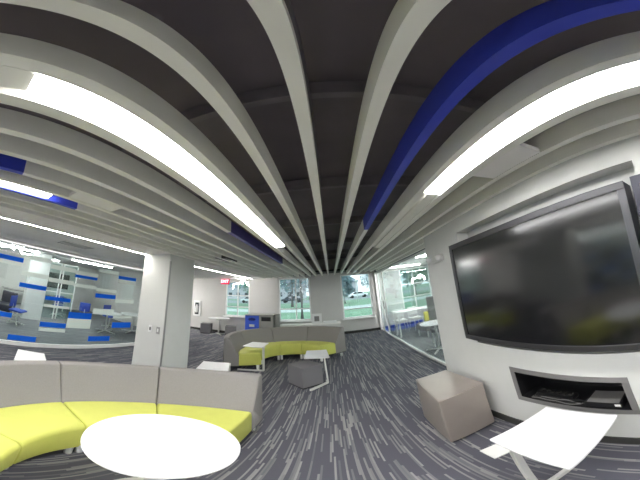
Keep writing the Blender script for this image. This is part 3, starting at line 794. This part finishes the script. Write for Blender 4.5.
def tree(loc, h, rx, m_, label, seed, cone=False, n=1500, size=.28):
    t = thing('tree', label, 'tree', loc, 0, 'trees outside the windows')
    rnd = random.Random(seed)
    tr = MB().tube([(0, 0, -.1), (.03, 0, h * .3), (-.05, .02, h * .62), (0, 0, h * .9)], .035 * h * .8, 10, .02)
    for k in range(9):
        a = rnd.uniform(0, 6.3); z = h * rnd.uniform(.3, .75); L_ = rx * rnd.uniform(.5, .95)
        tr.tube([(0, 0, z), (L_ * .5 * math.cos(a), L_ * .5 * math.sin(a), z + L_ * .35), (L_ * math.cos(a), L_ * math.sin(a), z + L_ * .6)], .011 * h, 6, .01)
    tr.build('trunk', 'bark', t, True)
    cz = h * (.62 if not cone else .54); rz = h * (.4 if not cone else .47)
    leaf_mesh(n, rx, rz, cz, size, seed, cone).build('crown', m_, t)
    return t
tree((-2.1, 16.5, -.15), 5.2, 2.0, 'leaf3', 'thin autumn tree close outside the tall window behind the bins', 3, n=420, size=.12)
tree((-5.5, 33, -.15), 9, 3.6, 'leaf2', 'bluish bushy tree left beyond the middle window', 4)
tree((-5.5, 60, -.15), 10, 5, 'leaf3', 'brownish tree beyond the parking lot', 5)
tree((1.9, 34, -.15), 4.4, 1.8, 'leaf2', 'rounded bluish tree left in the right-hand window', 6)
tree((13.5, 72, -.15), 7.5, 5.5, 'leaf2', 'wide grey-green tree far away in the right-hand window', 8)
tree((-12.6, 38, -.15), 7.5, 3.4, 'leaf', 'green tree left outside the gridded window', 9)
tree((-19.8, 38, -.15), 8.5, 3.4, 'leaf', 'green tree right of the first one outside the gridded window', 10)
tree((-27, 40, -.15), 8, 3.6, 'leaf', 'green tree outside at the far left', 11)
tree((12, 32, -.15), 6, 3.4, 'leaf', 'green tree outside the right room window', 12)
tree((16.5, 36, -.15), 7, 3.8, 'leaf2', 'bluish tree right outside the right room window', 13)
def building(loc, w_, d_, h_, rh, label, m_='brick'):
    b = thing('building', label, 'building', loc)
    MB().box(-w_ / 2, w_ / 2, 0, d_, 0, h_).build('walls', m_, b)
    r_ = MB(); r_.prism([(-w_ / 2 - .5, 0), (w_ / 2 + .5, 0), (w_ / 2 - 3, rh), (-w_ / 2 + 3, rh)], 0, d_ + 1, mtx=Matrix.Translation((0, d_ + .5, h_)) @ Matrix.Rotation(R(90), 4, 'X'))
    r_.build('roof', 'roof', b)
    n = int(w_ / 3)
    for k in range(n):
        x = -w_ / 2 + (k + .5) * w_ / n
        MB().box(x - .6, x + .6, -.06, 0, 1.0, 2.4).build('window', 'windark', b)
    return b
building((-24, 76, -.15), 30, 10, 4.2, 2.4, 'long low building far behind the middle window')
building((2, 68, -.15), 12, 9, 4.3, 2.3, 'low building with grey roof in the right-hand window')
def car(loc, rz, m_, label):
    c = thing('car', label, 'car', loc, rz, 'parked cars outside')
    side = [(-2.2, .35), (-2.15, .75), (-1.5, .9), (-.9, 1.38), (.7, 1.4), (1.4, .92), (2.1, .8), (2.2, .4)]
    MB().prism(side, -.85, .85, .06, 2, Matrix.Rotation(R(90), 4, 'X')).build('car_body', m_, c, True)
    MB().prism([(-1.3, .92), (-.85, 1.3), (.62, 1.32), (1.15, .94)], -.865, .865, 0, 1, Matrix.Rotation(R(90), 4, 'X')).build('side_glass', 'windark', c)
    for x in (-1.4, 1.4):
        for s in (-1, 1):
            MB().lathe([(.001, -.11), (.33, -.11), (.33, .11), (.001, .11)], n=20).build('wheel', 'tyre', c, True)
            w_ = c.children[-1] if c.children else None
            for ch in [o for o in bpy.data.objects if o.parent == c and o.name.startswith('wheel') and o.location.length == 0]:
                ch.rotation_euler = (R(90), 0, 0); ch.location = (x, s * .78, .33)
    return c
car((-16.5, 47, -.14), 0, 'carpaint', 'white parked car seen in the gridded window')
car((5.9, 52, -.14), R(5), 'carpaint', 'white parked car in the right-hand window')
car((-8.0, 48, -.14), 0, 'cardark', 'dark parked car seen left in the middle window')
car((11.6, 56, -.14), 0, 'carpaint', 'white parked car farther right beyond the right-hand window')
lpst = thing('lamp_post', 'white lamp post outside the right-hand window', 'lamp post', (4.0, 36, -.15))
MB().tube([(0, 0, 0), (0, 0, 3.2)], .07, 10, .05).build('pole', 'white', lpst, True)
MB().lathe([(.001, 3.2), (.16, 3.2), (.2, 3.35), (.08, 3.5), (.001, 3.5)], n=16).build('lamp_head', 'white', lpst, True)
